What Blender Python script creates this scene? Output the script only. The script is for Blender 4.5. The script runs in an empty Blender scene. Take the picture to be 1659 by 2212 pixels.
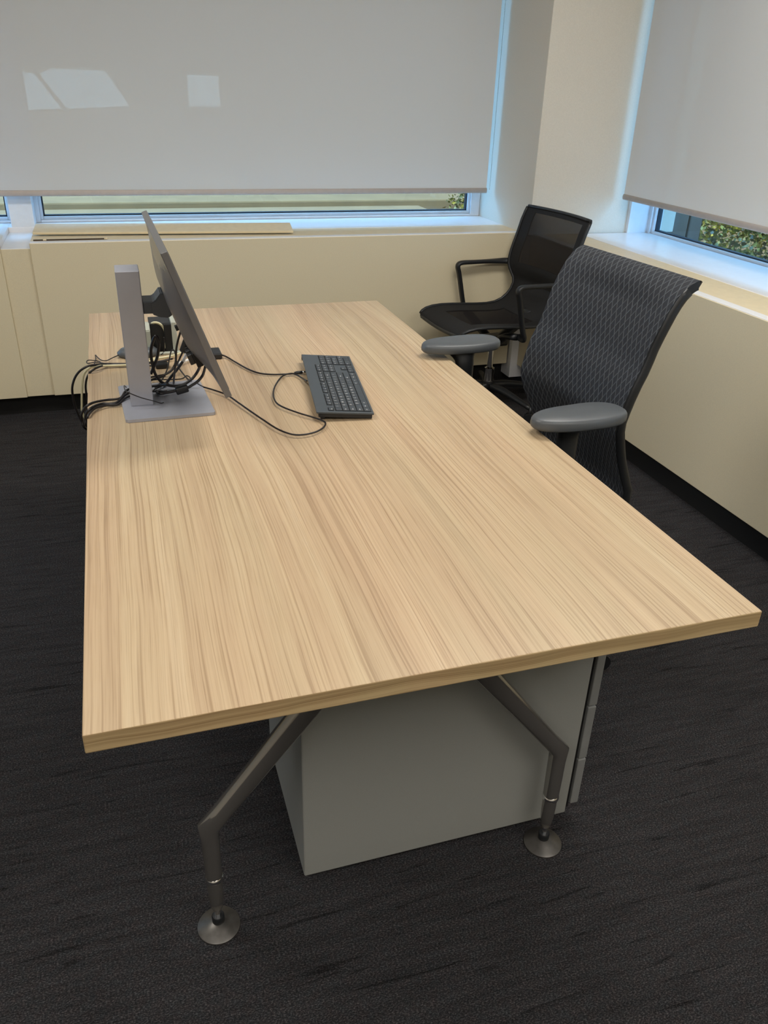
import bpy, bmesh, math, random
from mathutils import Vector, Matrix
from math import sin, cos, pi, radians as rad

scene = bpy.context.scene
COL = scene.collection
random.seed(7)

# ------------------------------------------------------------------ camera, world, lights, exposure
cam_data = bpy.data.cameras.new('camera')
cam = bpy.data.objects.new('camera', cam_data)
COL.objects.link(cam)
cam_data.sensor_fit = 'HORIZONTAL'
cam_data.sensor_width = 36.0
cam_data.lens = 1747.5 / 1659 * 36.0
cam_data.clip_start = 0.02
Rw = Matrix(((0.95309, -0.1167, 0.27927), (-0.30122, -0.45588, 0.83752), (0.02958, -0.88236, -0.46965)))
m = Matrix.Identity(4)
for i in range(3):
    m[i][0] = Rw[i][0]; m[i][1] = -Rw[i][1]; m[i][2] = -Rw[i][2]
m[0][3], m[1][3], m[2][3] = 0.1046, -0.7895, 1.445
cam.matrix_world = m
scene.camera = cam

world = bpy.data.worlds.new('sky'); scene.world = world
world.use_nodes = True
wn = world.node_tree.nodes; wl = world.node_tree.links
bg = wn['Background']
bg.inputs[0].default_value = (0.31, 0.57, 1.0, 1)
bg.inputs[1].default_value = 9.5

sd = bpy.data.lights.new('sun', 'SUN'); sd.energy = 8; sd.angle = rad(3); sd.color = (1, .93, .75)
sun = bpy.data.objects.new('sun', sd); COL.objects.link(sun)
sun.rotation_euler = Vector((0.55, 0.35, -0.8)).to_track_quat('-Z', 'Y').to_euler()

def area(name, loc, sx, sy, power, color, spread=180):
    d = bpy.data.lights.new(name, 'AREA'); d.shape = 'RECTANGLE'; d.size = sx; d.size_y = sy
    d.energy = power; d.color = color; d.spread = rad(spread)
    o = bpy.data.objects.new(name, d); COL.objects.link(o); o.location = loc
    return o
WARM = (1.0, 0.955, 0.885)
area('ceiling_lamp_light', (1.45, 1.25, 2.66), 1.2, 0.6, 33, WARM)
area('ceiling_lamp_light', (-0.9, 1.25, 2.66), 1.2, 0.6, 31, WARM)
area('ceiling_lamp_light', (1.35, -1.5, 2.66), 1.8, 1.2, 44, WARM)
area('ceiling_lamp_light', (-1.1, -1.5, 2.66), 1.8, 1.2, 44, WARM)

vs = scene.view_settings
vs.view_transform = 'Standard'; vs.look = 'None'; vs.gamma = 1; vs.exposure = 0.0
vs.use_curve_mapping = False
try: scene.cycles.transparent_max_bounces = 16
except Exception: pass

# ------------------------------------------------------------------ materials
def s2l(c):
    return tuple(((x/255)/12.92 if x/255 <= .04045 else ((x/255+.055)/1.055)**2.4) for x in c) + (1,)

class NT:
    """small helper around one material's node tree"""
    def __init__(self, name):
        self.m = bpy.data.materials.new(name); self.m.use_nodes = True
        self.n = self.m.node_tree.nodes; self.l = self.m.node_tree.links
        self.b = self.n['Principled BSDF']
    def add(self, t, **kw):
        x = self.n.new(t)
        for k, v in kw.items(): setattr(x, k, v)
        return x
    def link(self, a, b): self.l.new(a, b)
    def coord(self, scale=(1, 1, 1), rot=(0, 0, 0), out='Object'):
        tc = self.add('ShaderNodeTexCoord'); mp = self.add('ShaderNodeMapping')
        mp.inputs['Scale'].default_value = scale; mp.inputs['Rotation'].default_value = rot
        self.link(tc.outputs[out], mp.inputs[0]); return mp.outputs[0]
    def noise(self, vec, scale=5, detail=3, rough=.5, dist=0):
        x = self.add('ShaderNodeTexNoise'); x.inputs['Scale'].default_value = scale
        x.inputs['Detail'].default_value = detail; x.inputs['Roughness'].default_value = rough
        x.inputs['Distortion'].default_value = dist
        self.link(vec, x.inputs['Vector']); return x.outputs['Fac']
    def ramp(self, fac, stops):
        r = self.add('ShaderNodeValToRGB'); e = r.color_ramp.elements
        while len(e) < len(stops): e.new(0.5)
        for k, (p, c) in enumerate(stops):
            e[k].position = p; e[k].color = c if len(c) == 4 else tuple(c) + (1,)
        self.link(fac, r.inputs[0]); return r.outputs[0]
    def math(self, op, a, b=None, c=None):
        x = self.add('ShaderNodeMath', operation=op)
        for i, v in enumerate((a, b, c)):
            if v is None: continue
            if isinstance(v, (int, float)): x.inputs[i].default_value = v
            else: self.link(v, x.inputs[i])
        return x.outputs[0]
    def mix(self, f, a, b):
        x = self.add('ShaderNodeMix', data_type='RGBA')
        for s, v in ((0, f), (6, a), (7, b)):
            if isinstance(v, (int, float, tuple)): x.inputs[s].default_value = v
            else: self.link(v, x.inputs[s])
        return x.outputs[2]
    def bump(self, h, strength=.2, dist=.002):
        x = self.add('ShaderNodeBump'); x.inputs['Strength'].default_value = strength
        x.inputs['Distance'].default_value = dist
        self.link(h, x.inputs['Height']); self.link(x.outputs[0], self.b.inputs['Normal'])
    def base(self, v):
        if isinstance(v, tuple): self.b.inputs['Base Color'].default_value = v
        else: self.link(v, self.b.inputs['Base Color'])
    def set(self, rough=.5, metal=0, spec=.5, coat=0):
        self.b.inputs['Roughness'].default_value = rough; self.b.inputs['Metallic'].default_value = metal
        self.b.inputs['Specular IOR Level'].default_value = spec; self.b.inputs['Coat Weight'].default_value = coat
        return self

def simple(name, rgb, rough=.5, metal=0, spec=.5, var=.04, nscale=40, bump=.0):
    t = NT(name); t.set(rough, metal, spec)
    v = t.coord(); f = t.noise(v, nscale, 3)
    c = s2l(rgb)
    t.base(t.ramp(f, [(.3, tuple(x*(1-var) for x in c[:3])), (.7, tuple(min(1, x*(1+var)) for x in c[:3]))]))
    if bump: t.bump(f, bump, .001)
    return t.m

M = {}
M['panel'] = simple('beige_painted_panel', (218, 206, 176), .55, bump=.05, nscale=300)
M['panel_top'] = simple('cream_laminate_ledge', (222, 206, 172), .4)
M['plaster'] = simple('offwhite_plaster', (212, 206, 193), .7, bump=.08, nscale=260)
M['white_sill'] = simple('white_sill_paint', (232, 232, 234), .3, var=.02)
M['white_frame'] = simple('white_window_frame_paint', (225, 230, 236), .35, var=.02)
M['dark_gasket'] = simple('dark_window_gasket', (30, 40, 55), .5)
M['kick'] = simple('black_rubber_base', (12, 12, 12), .7)
M['ceiling'] = simple('ceiling_tile', (215, 212, 205), .9)
M['grey_metal'] = simple('grey_powder_coated_steel', (141, 142, 138), .45, bump=.1, nscale=500)
M['grey_metal_edge'] = simple('dark_grey_steel_edge', (126, 127, 126), .4)
M['black_gap'] = simple('black_recess', (8, 8, 8), .8)
M['silver'] = simple('silver_painted_plastic', (166, 168, 178), .38, metal=.35, var=.02)
M['silver_back'] = simple('dark_silver_plastic', (108, 107, 108), .3, metal=.3, var=.02)
M['black_plastic'] = simple('matte_black_plastic', (26, 28, 31), .42)
M['hinge'] = simple('charcoal_plastic', (52, 58, 66), .4)
M['soft_grey'] = simple('soft_grey_urethane', (78, 82, 86), .42, var=.03, bump=.05, nscale=400)
M['key'] = simple('charcoal_key_plastic', (58, 64, 70), .45, var=.02)
M['key_body'] = simple('charcoal_keyboard_plastic', (66, 73, 79), .45, var=.02)
M['well'] = simple('black_key_well', (10, 11, 13), .6)
M['legend'] = simple('white_key_print', (235, 235, 235), .5)
M['cable'] = simple('black_cable_sheath', (24, 20, 22), .38)
M['cable_cream'] = simple('cream_cable_sheath', (216, 208, 170), .4)
M['cable_white'] = simple('white_cable_sheath', (226, 226, 224), .4)
M['light_grey'] = simple('light_grey_plastic', (176, 180, 168), .45)
M['black_fabric'] = simple('black_fabric', (17, 17, 19), .85, nscale=600, bump=.2, var=.2)
M['seat_fabric'] = simple('dark_seat_fabric', (38, 40, 42), .9, nscale=500, bump=.2, var=.2)
M['concrete'] = simple('tan_concrete', (104, 74, 42), .9, nscale=3, var=.15)
M['concrete_pale'] = simple('pale_concrete', (108, 82, 52), .9, nscale=3, var=.1)
M['dark_stone'] = simple('dark_brown_stone', (36, 24, 14), .9)  # even dark brown stone colour of the low wall
M['gap_shade'] = simple('dark_gap_shade', (60, 45, 28), .8)

t = NT('polished_leg_metal'); t.set(.12, .82)
f = t.noise(t.coord(), 8, 2); t.base(t.ramp(f, [(.3, s2l((150, 147, 143))), (.7, s2l((154, 151, 147)))])); M['leg'] = t.m
t = NT('bright_chrome'); t.set(.06, 1.0)
f = t.noise(t.coord(), 20, 2); t.base(t.ramp(f, [(.3, s2l((225, 225, 225))), (.7, s2l((235, 235, 235)))])); M['chrome'] = t.m
t = NT('grey_foot_disc'); t.set(.38, .7)
f = t.noise(t.coord(), 60, 3); t.base(t.ramp(f, [(.3, s2l((84, 81, 78))), (.7, s2l((98, 95, 92)))])); M['foot'] = t.m

# carpet: dark loop pile with short dark dashes running across the room
t = NT('charcoal_carpet'); t.set(.95, 0, .1)
v = t.coord((1, 1, 1)); fine = t.noise(t.coord((240, 420, 300)), 1, 4, .8)
mid = t.noise(t.coord((6, 60, 1)), 1, 4, .6, .4)
big = t.noise(t.coord((1.2, 9, 1)), 1, 3, .6)
dash = t.noise(t.coord((5.0, 70, 1)), 1, 3, .55, .6)
c1 = t.ramp(fine, [(.25, s2l((16, 16, 17))), (.5, s2l((51, 51, 53))), (.70, s2l((116, 114, 114)))])
c2 = t.ramp(mid, [(.35, (.80, .80, .80)), (.65, (1.15, 1.15, 1.15))])
x = t.add('ShaderNodeMix', data_type='RGBA', blend_type='MULTIPLY'); x.inputs[0].default_value = 1
t.link(c1, x.inputs[6]); t.link(c2, x.inputs[7])
d = t.ramp(dash, [(.31, (.5, .5, .5)), (.39, (1, 1, 1))])
y = t.add('ShaderNodeMix', data_type='RGBA', blend_type='MULTIPLY'); y.inputs[0].default_value = 1
t.link(x.outputs[2], y.inputs[6]); t.link(d, y.inputs[7])
hue = t.ramp(t.noise(t.coord(), 60, 2), [(.35, (1.08, .98, .98)), (.65, (.96, 1.0, 1.04))])
z = t.add('ShaderNodeMix', data_type='RGBA', blend_type='MULTIPLY'); z.inputs[0].default_value = 1
t.link(y.outputs[2], z.inputs[6]); t.link(hue, z.inputs[7])
t.base(z.outputs[2]); t.bump(fine, .9, .006); M['carpet'] = t.m

# wood laminate: fine straight grain along the desk with a few cathedral arches
def wood(name, cols, rough, edge=False):
    t = NT(name); t.set(rough, 0, .45)
    tc = t.add('ShaderNodeTexCoord'); sp = t.add('ShaderNodeSeparateXYZ'); t.link(tc.outputs['Object'], sp.inputs[0])
    X, Y, Z = sp.outputs
    if edge: X, Y, Z = t.math('MULTIPLY', Z, 1.6), t.math('ADD', X, Y), 0.0
    warp = t.noise(t.coord((2.6, .9, 1)), 1, 2, .45)
    warp2 = t.noise(t.coord((9, 1.6, 1)), 1, 2, .5)
    xx = t.math('ADD', X, t.math('MULTIPLY', warp, .065)); xx = t.math('ADD', xx, t.math('MULTIPLY', warp2, .010))
    xx = t.math('ADD', xx, t.math('MULTIPLY', Z, .9))
    def lines(freq, ylen, det=2, rough=.6):
        c = t.add('ShaderNodeCombineXYZ')
        t.link(t.math('MULTIPLY', xx, freq), c.inputs[0]); t.link(t.math('MULTIPLY', Y, ylen), c.inputs[1])
        return t.noise(c.outputs[0], 1, det, rough)
    f1 = lines(300, 1.3, 2, .55); f2 = lines(46, .5, 2); f3 = lines(620, 8, 2); f4 = lines(10, .25, 2)
    s = t.math('ADD', t.math('MULTIPLY', f2, .55), t.math('MULTIPLY', f4, .45))
    base = t.ramp(s, [(.36, s2l(cols[0])), (.46, s2l(cols[1])), (.55, s2l(cols[2])), (.66, s2l(cols[3]))])
    thin = t.ramp(f1, [(.34, (.76, .72, .68)), (.47, (.98, .975, .97)), (.62, (1.05, 1.06, 1.06))])
    pore = t.ramp(f3, [(.34, (.90, .88, .86)), (.48, (1, 1, 1))])
    pink = t.ramp(t.noise(t.coord((7, .8, 1)), 1, 2), [(.35, (1.03, .985, .98)), (.65, (.985, 1.01, 1.0))])
    for g_ in (thin, pore, pink):
        mm_ = t.add('ShaderNodeMix', data_type='RGBA', blend_type='MULTIPLY'); mm_.inputs[0].default_value = 1
        t.link(base, mm_.inputs[6]); t.link(g_, mm_.inputs[7]); base = mm_.outputs[2]
    t.base(base)
    t.bump(f1, .06, .0006)
    return t.m
M['wood'] = wood('oak_laminate', ((174, 151, 122), (185, 162, 132), (190, 168, 137), (197, 177, 147)), .36)
M['wood_edge'] = wood('oak_edge_band', ((150, 127, 92), (168, 145, 107), (176, 153, 115), (186, 165, 128)), .4, True)

# translucent screen fabric of the roller blinds
t = NT('roller_blind_fabric')
for n in list(t.n):
    if n.type != 'OUTPUT_MATERIAL': t.n.remove(n)
out = [n for n in t.n if n.type == 'OUTPUT_MATERIAL'][0]
f = t.noise(t.coord((1, 1, 1)), 900, 2); col = t.ramp(f, [(.3, s2l((205, 206, 207))), (.7, s2l((217, 218, 219)))])
df = t.add('ShaderNodeBsdfDiffuse'); t.link(col, df.inputs[0])
tl = t.add('ShaderNodeBsdfTranslucent'); tl.inputs[0].default_value = (.66, .56, .44, 1)
tr = t.add('ShaderNodeBsdfTransparent'); tr.inputs[0].default_value = (1, .97, .93, 1)
m1 = t.add('ShaderNodeMixShader'); m1.inputs[0].default_value = .07
m2 = t.add('ShaderNodeMixShader'); m2.inputs[0].default_value = .04
t.link(df.outputs[0], m1.inputs[1]); t.link(tl.outputs[0], m1.inputs[2])
t.link(m1.outputs[0], m2.inputs[1]); t.link(tr.outputs[0], m2.inputs[2]); t.link(m2.outputs[0], out.inputs[0])
M['blind'] = t.m
M['hem'] = simple('blind_hem_bar', (188, 178, 172), .6)

# window glass
t = NT('window_glass')
for n in list(t.n):
    if n.type != 'OUTPUT_MATERIAL': t.n.remove(n)
out = [n for n in t.n if n.type == 'OUTPUT_MATERIAL'][0]
gl = t.add('ShaderNodeBsdfGlossy'); gl.inputs['Roughness'].default_value = .02
tr = t.add('ShaderNodeBsdfTransparent'); tr.inputs[0].default_value = (.80, .93, .93, 1)
mx = t.add('ShaderNodeMixShader'); mx.inputs[0].default_value = .035
t.link(tr.outputs[0], mx.inputs[1]); t.link(gl.outputs[0], mx.inputs[2]); t.link(mx.outputs[0], out.inputs[0])
M['glass'] = t.m

# open chair mesh: black threads with see-through holes
def mesh_mat(name, col, hole):
    t = NT(name)
    for n in list(t.n):
        if n.type != 'OUTPUT_MATERIAL': t.n.remove(n)
    out = [n for n in t.n if n.type == 'OUTPUT_MATERIAL'][0]
    f = t.noise(t.coord(), 700, 2)
    df = t.add('ShaderNodeBsdfDiffuse'); t.link(t.ramp(f, [(.3, s2l(col)), (.7, s2l(tuple(c+10 for c in col)))]), df.inputs[0])
    tr = t.add('ShaderNodeBsdfTransparent')
    mx = t.add('ShaderNodeMixShader'); mx.inputs[0].default_value = hole
    t.link(df.outputs[0], mx.inputs[1]); t.link(tr.outputs[0], mx.inputs[2]); t.link(mx.outputs[0], out.inputs[0])
    return t.m
M['open_mesh'] = mesh_mat('open_black_mesh', (46, 43, 41), .28)
M['seat_mesh'] = mesh_mat('dense_black_mesh', (36, 34, 34), .22)

# ribbed knit of the tall chair back: wavy grey ribs crossing into a diamond net (uses the UV map: metres)
t = NT('ribbed_diamond_knit'); t.set(.8, 0, .25)
tc = t.add('ShaderNodeTexCoord'); sp = t.add('ShaderNodeSeparateXYZ'); t.link(tc.outputs['UV'], sp.inputs[0])
U, V = sp.outputs[0], sp.outputs[1]
def ribs(sign):
    ph = t.math('MULTIPLY', t.math('PINGPONG', t.math('MULTIPLY', V, 1.0), .019), sign*.5526)
    a = t.math('ADD', U, ph)
    fr_ = t.math('PINGPONG', t.math('MULTIPLY', a, 1.0), .0105)     # 0 on a rib line
    return t.math('SMOOTH_MIN', t.math('DIVIDE', fr_, .0028), 1.0, .25)
r1 = ribs(1.0); r2 = ribs(-1.0)
net = t.math('MINIMUM', r1, t.math('ADD', t.math('MULTIPLY', r2, .75), .25))
t.base(t.ramp(net, [(.0, s2l((100, 104, 108))), (.35, s2l((82, 86, 91))), (.6, s2l((66, 69, 74))), (1.0, s2l((46, 48, 53)))]))
inv = t.math('SUBTRACT', 1.0, net); t.bump(inv, .8, .003); M['knit'] = t.m

# leaves
t = NT('hedge_leaf'); t.set(.5)
oi = t.noise(t.coord(), 5, 3); t.base(t.ramp(oi, [(.3, s2l((30, 34, 8))), (.5, s2l((76, 72, 16))), (.7, s2l((166, 136, 30)))])); M['leaf'] = t.m
t = NT('grass_ground'); t.set(.9)
oi = t.noise(t.coord(), 9, 5, .7); t.base(t.ramp(oi, [(.35, s2l((40, 38, 14))), (.5, s2l((76, 66, 28))), (.7, s2l((110, 92, 46)))])); M['grass'] = t.m

# ------------------------------------------------------------------ geometry helpers
def link_mesh(name, me, mats, parent=None, smooth=False):
    for mm in (mats if isinstance(mats, (list, tuple)) else [mats]): me.materials.append(mm)
    if smooth:
        for p in me.polygons: p.use_smooth = True
    o = bpy.data.objects.new(name, me); COL.objects.link(o)
    if parent: o.parent = parent
    return o
def from_bm(name, bm, mats, parent=None, smooth=False):
    me = bpy.data.meshes.new(name); bm.normal_update(); bm.to_mesh(me); bm.free()
    return link_mesh(name, me, mats, parent, smooth)
def empty(name, loc=(0, 0, 0), rz=0):
    o = bpy.data.objects.new(name, None); COL.objects.link(o); o.location = loc; o.rotation_euler = (0, 0, rz)
    o.empty_display_size = .1
    return o
def tag(o, label, cat, group=None, kind=None):
    o['label'] = label
    if cat: o['category'] = cat
    if group: o['group'] = group
    if kind: o['kind'] = kind
    return o
def struct(o): o['kind'] = 'structure'; return o

def add_box(bm, a, b, bevel=0, seg=2, mi=0, mat=None):
    """axis aligned box between corners a and b, optional matrix"""
    a = Vector(a); b = Vector(b)
    lo = Vector([min(a[i], b[i]) for i in range(3)]); hi = Vector([max(a[i], b[i]) for i in range(3)])
    vs_ = [bm.verts.new((x, y, z)) for z in (lo.z, hi.z) for y in (lo.y, hi.y) for x in (lo.x, hi.x)]
    idx = [(0, 2, 3, 1), (4, 5, 7, 6), (0, 1, 5, 4), (2, 6, 7, 3), (0, 4, 6, 2), (1, 3, 7, 5)]
    fs = [bm.faces.new([vs_[i] for i in q]) for q in idx]
    for f in fs: f.material_index = mi
    verts = vs_
    if bevel > 0:
        es = list({e for f in fs for e in f.edges})
        r = bmesh.ops.bevel(bm, geom=es, offset=bevel, segments=seg, profile=.5, affect='EDGES')
        verts = list({v for v in vs_ if v.is_valid} | {v for f in r['faces'] for v in f.verts})
        for f in r['faces']: f.material_index = mi
    if mat is not None: bmesh.ops.transform(bm, matrix=mat, verts=verts)
    return verts
def box(name, a, b, mat, parent=None, bevel=0, seg=2, smooth=False):
    bm = bmesh.new(); add_box(bm, a, b, bevel, seg)
    return from_bm(name, bm, mat, parent, smooth)

def catmull(pts, n=6):
    P = [Vector(p) for p in pts]
    if len(P) < 3: return P
    out = []
    for i in range(len(P)-1):
        p0 = P[i-1] if i > 0 else P[0]*2-P[1]
        p1, p2 = P[i], P[i+1]
        p3 = P[i+2] if i+2 < len(P) else P[-1]*2-P[-2]
        for k in range(n):
            s = k/n
            out.append(.5*((2*p1)+(p2-p0)*s+(2*p0-5*p1+4*p2-p3)*s*s+(3*p1-p0-3*p2+p3)*s**3))
    out.append(P[-1]); return out

def add_tube(bm, pts, r, n=8, mi=0, caps=True, flat=None, up=None):
    """tube along pts; r = radius or list; flat=(ra, rb) gives an elliptical / rounded section"""
    P = [Vector(p) for p in pts]; N = len(P)
    T = []
    for i in range(N):
        a = P[max(i-1, 0)]; b = P[min(i+1, N-1)]
        T.append((b-a).normalized() if (b-a).length > 1e-9 else Vector((0, 0, 1)))
    ref = Vector(up) if up else (Vector((0, 0, 1)) if abs(T[0].z) < .9 else Vector((1, 0, 0)))
    nrm = (ref - T[0]*ref.dot(T[0])).normalized()
    rings = []
    for i in range(N):
        if up:
            ref2 = Vector(up); q = ref2 - T[i]*ref2.dot(T[i])
            nrm = q.normalized() if q.length > 1e-4 else nrm
        else:
            q = nrm - T[i]*nrm.dot(T[i]); nrm = q.normalized() if q.length > 1e-6 else nrm
        bi = T[i].cross(nrm)
        rr = r[i] if isinstance(r, (list, tuple)) else r
        ra, rb = (rr, rr) if flat is None else (rr*flat[0], rr*flat[1])
        ring = []
        for k in range(n):
            a = 2*pi*k/n
            ca, sa = cos(a), sin(a)
            if flat is not None and len(flat) > 2:      # superellipse
                e = flat[2]; ca = math.copysign(abs(ca)**e, ca); sa = math.copysign(abs(sa)**e, sa)
            ring.append(bm.verts.new(P[i]+nrm*ra*ca+bi*rb*sa))
        rings.append(ring)
    for i in range(N-1):
        for k in range(n):
            f = bm.faces.new((rings[i][k], rings[i][(k+1) % n], rings[i+1][(k+1) % n], rings[i+1][k])); f.material_index = mi
    if caps:
        f = bm.faces.new(rings[0][::-1]); f.material_index = mi
        f = bm.faces.new(rings[-1]); f.material_index = mi
def tube(name, pts, r, mat, parent=None, n=8, flat=None, up=None, smooth=True):
    bm = bmesh.new(); add_tube(bm, pts, r, n, flat=flat, up=up)
    bmesh.ops.recalc_face_normals(bm, faces=bm.faces)
    return from_bm(name, bm, mat, parent, smooth)

def add_lathe(bm, prof, c=(0, 0, 0), n=32, mi=0):
    """prof: list of (r, z)"""
    rings = []
    for r, z in prof:
        if r < 1e-6: rings.append([bm.verts.new((c[0], c[1], c[2]+z))])
        else: rings.append([bm.verts.new((c[0]+r*cos(2*pi*k/n), c[1]+r*sin(2*pi*k/n), c[2]+z)) for k in range(n)])
    for i in range(len(rings)-1):
        a, b = rings[i], rings[i+1]
        for k in range(n):
            k2 = (k+1) % n
            if len(a) == 1 and len(b) == 1: continue
            if len(a) == 1: f = bm.faces.new((a[0], b[k], b[k2]))
            elif len(b) == 1: f = bm.faces.new((a[k], a[k2], b[0]))
            else: f = bm.faces.new((a[k], a[k2], b[k2], b[k]))
            f.material_index = mi
def lathe(name, prof, c, mat, parent=None, n=32):
    bm = bmesh.new(); add_lathe(bm, prof, c, n)
    bmesh.ops.recalc_face_normals(bm, faces=bm.faces)
    o = from_bm(name, bm, mat, parent, True); autosmooth(o); return o
def autosmooth(o, ang=35):
    me = o.data
    bm = bmesh.new(); bm.from_mesh(me)
    for e in bm.edges:
        if len(e.link_faces) == 2 and e.calc_face_angle(0) > rad(ang): e.smooth = False
    for f in bm.faces: f.smooth = True
    bm.to_mesh(me); bm.free()
def prism(name, poly, axis, lo, hi, mat, parent=None, bevel=0):
    """extrude a 2D polygon along axis ('x','y','z'); the polygon uses the other two axes in order"""
    bm = bmesh.new()
    def P(p, w):
        return {'x': (w, p[0], p[1]), 'y': (p[0], w, p[1]), 'z': (p[0], p[1], w)}[axis]
    A = [bm.verts.new(P(p, lo)) for p in poly]; B = [bm.verts.new(P(p, hi)) for p in poly]
    bm.faces.new(A[::-1]); bm.faces.new(B)
    for i in range(len(poly)):
        j = (i+1) % len(poly); bm.faces.new((A[i], A[j], B[j], B[i]))
    bmesh.ops.recalc_face_normals(bm, faces=bm.faces)
    if bevel: bmesh.ops.bevel(bm, geom=list(bm.edges), offset=bevel, segments=2, affect='EDGES')
    return from_bm(name, bm, mat, parent)
def sheet(name, rows, thick, mats, parent=None, matf=None, uvf=None, flip=False):
    """closed, thickened surface from a grid of points rows[i][j]; thick along the surface normal.
    matf(i, j) chooses the front face's material, uvf(i, j) its UV"""
    nr, nc = len(rows), len(rows[0])
    bm = bmesh.new(); uvl = bm.loops.layers.uv.new('UVMap')
    P = [[Vector(p) for p in r] for r in rows]
    def nor(i, j):
        a = P[min(i+1, nr-1)][j]-P[max(i-1, 0)][j]; b = P[i][min(j+1, nc-1)]-P[i][max(j-1, 0)]
        q = a.cross(b); q.normalize(); return -q if flip else q
    F = [[bm.verts.new(P[i][j]) for j in range(nc)] for i in range(nr)]
    th = thick if callable(thick) else (lambda i, j: thick)
    B = [[bm.verts.new(P[i][j]-nor(i, j)*th(i, j)) for j in range(nc)] for i in range(nr)]
    for i in range(nr-1):
        for j in range(nc-1):
            q = [(i, j), (i+1, j), (i+1, j+1), (i, j+1)]
            if flip: q = q[::-1]
            f = bm.faces.new([F[a][b] for a, b in q])
            if matf: f.material_index = matf(i, j)
            if uvf:
                for lp, (a, b) in zip(f.loops, q): lp[uvl].uv = uvf(a, b)
            g = bm.faces.new([B[a][b] for a, b in q[::-1]])
            g.material_index = (matf(i, j) if matf and len(mats) < 3 else (2 if isinstance(mats, list) and len(mats) > 2 else 0))
    edge = len(mats)-1 if isinstance(mats, list) and len(mats) > 2 else 0
    per = [(i, 0) for i in range(nr)] + [(nr-1, j) for j in range(1, nc)] + [(i, nc-1) for i in range(nr-2, -1, -1)] + [(0, j) for j in range(nc-2, 0, -1)]
    for k in range(len(per)):
        a, b = per[k], per[(k+1) % len(per)]
        f = bm.faces.new((F[a[0]][a[1]], B[a[0]][a[1]], B[b[0]][b[1]], F[b[0]][b[1]])); f.material_index = edge
    bmesh.ops.recalc_face_normals(bm, faces=bm.faces)
    o = from_bm(name, bm, mats, parent, True); autosmooth(o, 50); return o

# ================================================================== ROOM
XR, YB = 2.126, 3.10          # faces of the low wall panels on the right and at the back
struct(box('floor', (-3.6, -3.6, -.05), (2.95, 3.9, 0), M['carpet']))
struct(box('ceiling', (-3.6, -3.6, 2.7), (3.75, 4.7, 2.8), M['ceiling']))  # overhangs the walls as an added unseen eave that dims the sills
struct(box('wall_left', (-3.7, -3.6, 0), (-3.6, 3.9, 2.7), M['plaster']))
struct(box('wall_front', (-3.6, -3.7, 0), (2.95, -3.6, 2.7), M['plaster']))

# back wall: low panels in front of the sill, solid wall under and above the glazing
bm = bmesh.new()
add_box(bm, (-3.6, 3.62, -.3), (2.95, 3.80, .775)); add_box(bm, (-3.6, 3.62, 2.4), (2.95, 3.80, 2.7))
struct(from_bm('wall_back', bm, M['plaster']))
bm = bmesh.new()
add_box(bm, (-.243, YB, .10), (2.08, YB+.03, .786), .002)
add_box(bm, (-3.6, YB, .10), (-.362, YB+.03, .785), .002)
add_box(bm, (-.380, YB+.012, .10), (-.225, YB+.028, .762), .001)
struct(from_bm('wall_back_panel', bm, M['panel']))
struct(box('baseboard_back', (-3.6, YB+.07, 0), (2.10, YB+.09, .102), M['kick']))
# boards on top of the back panels
bm = bmesh.new()
add_box(bm, (-.243, YB+.003, .775), (2.13, YB+.045, .788), .0015)
add_box(bm, (-3.6, YB+.003, .775), (-.362, YB+.045, .788), .0015)
struct(from_bm('trim_1', bm, M['white_sill']))
struct(box('trim_2', (-.243, YB+.045, .770), (2.13, YB+.25, .785), M['panel_top']))
bm = bmesh.new()
add_box(bm, (-.243, YB+.25, .745), (2.13, 3.70, .7865), .001)
add_box(bm, (-3.6, YB+.045, .745), (-.362, 3.70, .7865), .001)
add_box(bm, (-.362, YB+.44, .745), (-.243, 3.70, .7865), .002)      # upstand behind the sunken tray
add_box(bm, (-.362, YB+.0135, .745), (-.243, YB+.44, .7635), .0005)    # floor of the sunken tray
struct(from_bm('trim_3', bm, M['white_sill']))

# right wall
bm = bmesh.new()
add_box(bm, (2.74, -3.6, -.3), (2.92, 3.03, .775)); add_box(bm, (2.74, -3.6, 2.4), (2.92, 3.03, 2.7))
add_box(bm, (2.74, -3.6, .775), (2.92, -1.6, 2.4))
struct(from_bm('wall_right', bm, M['plaster']))
struct(box('wall_right_panel', (XR, -3.6, .10), (XR+.03, 3.065, .785), M['panel'], bevel=.002))
struct(box('baseboard_right', (XR+.032, -3.6, 0), (XR+.05, 3.06, .102), M['kick']))
struct(box('trim_4', (XR+.003, -3.6, .775), (XR+.045, 3.065, .788), M['white_sill'], bevel=.0015))
struct(box('trim_5', (XR+.045, -3.6, .770), (XR+.25, 3.065, .785), M['panel_top']))
struct(box('trim_6', (XR+.25, -3.6, .770), (2.78, 3.03, .7865), M['white_sill'], bevel=.002))

# boxed-out column in the corner (rises from the sill) and the small white boxing under it at the floor
bm = bmesh.new()
add_box(bm, (2.10, 3.04, .783), (2.95, 3.80, 2.7), .003)
struct(from_bm('wall_corner_column', bm, M['plaster']))
struct(box('trim_7', (2.086, 3.066, .03), (2.20, 3.3, .77), M['white_sill'], bevel=.002))

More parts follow.
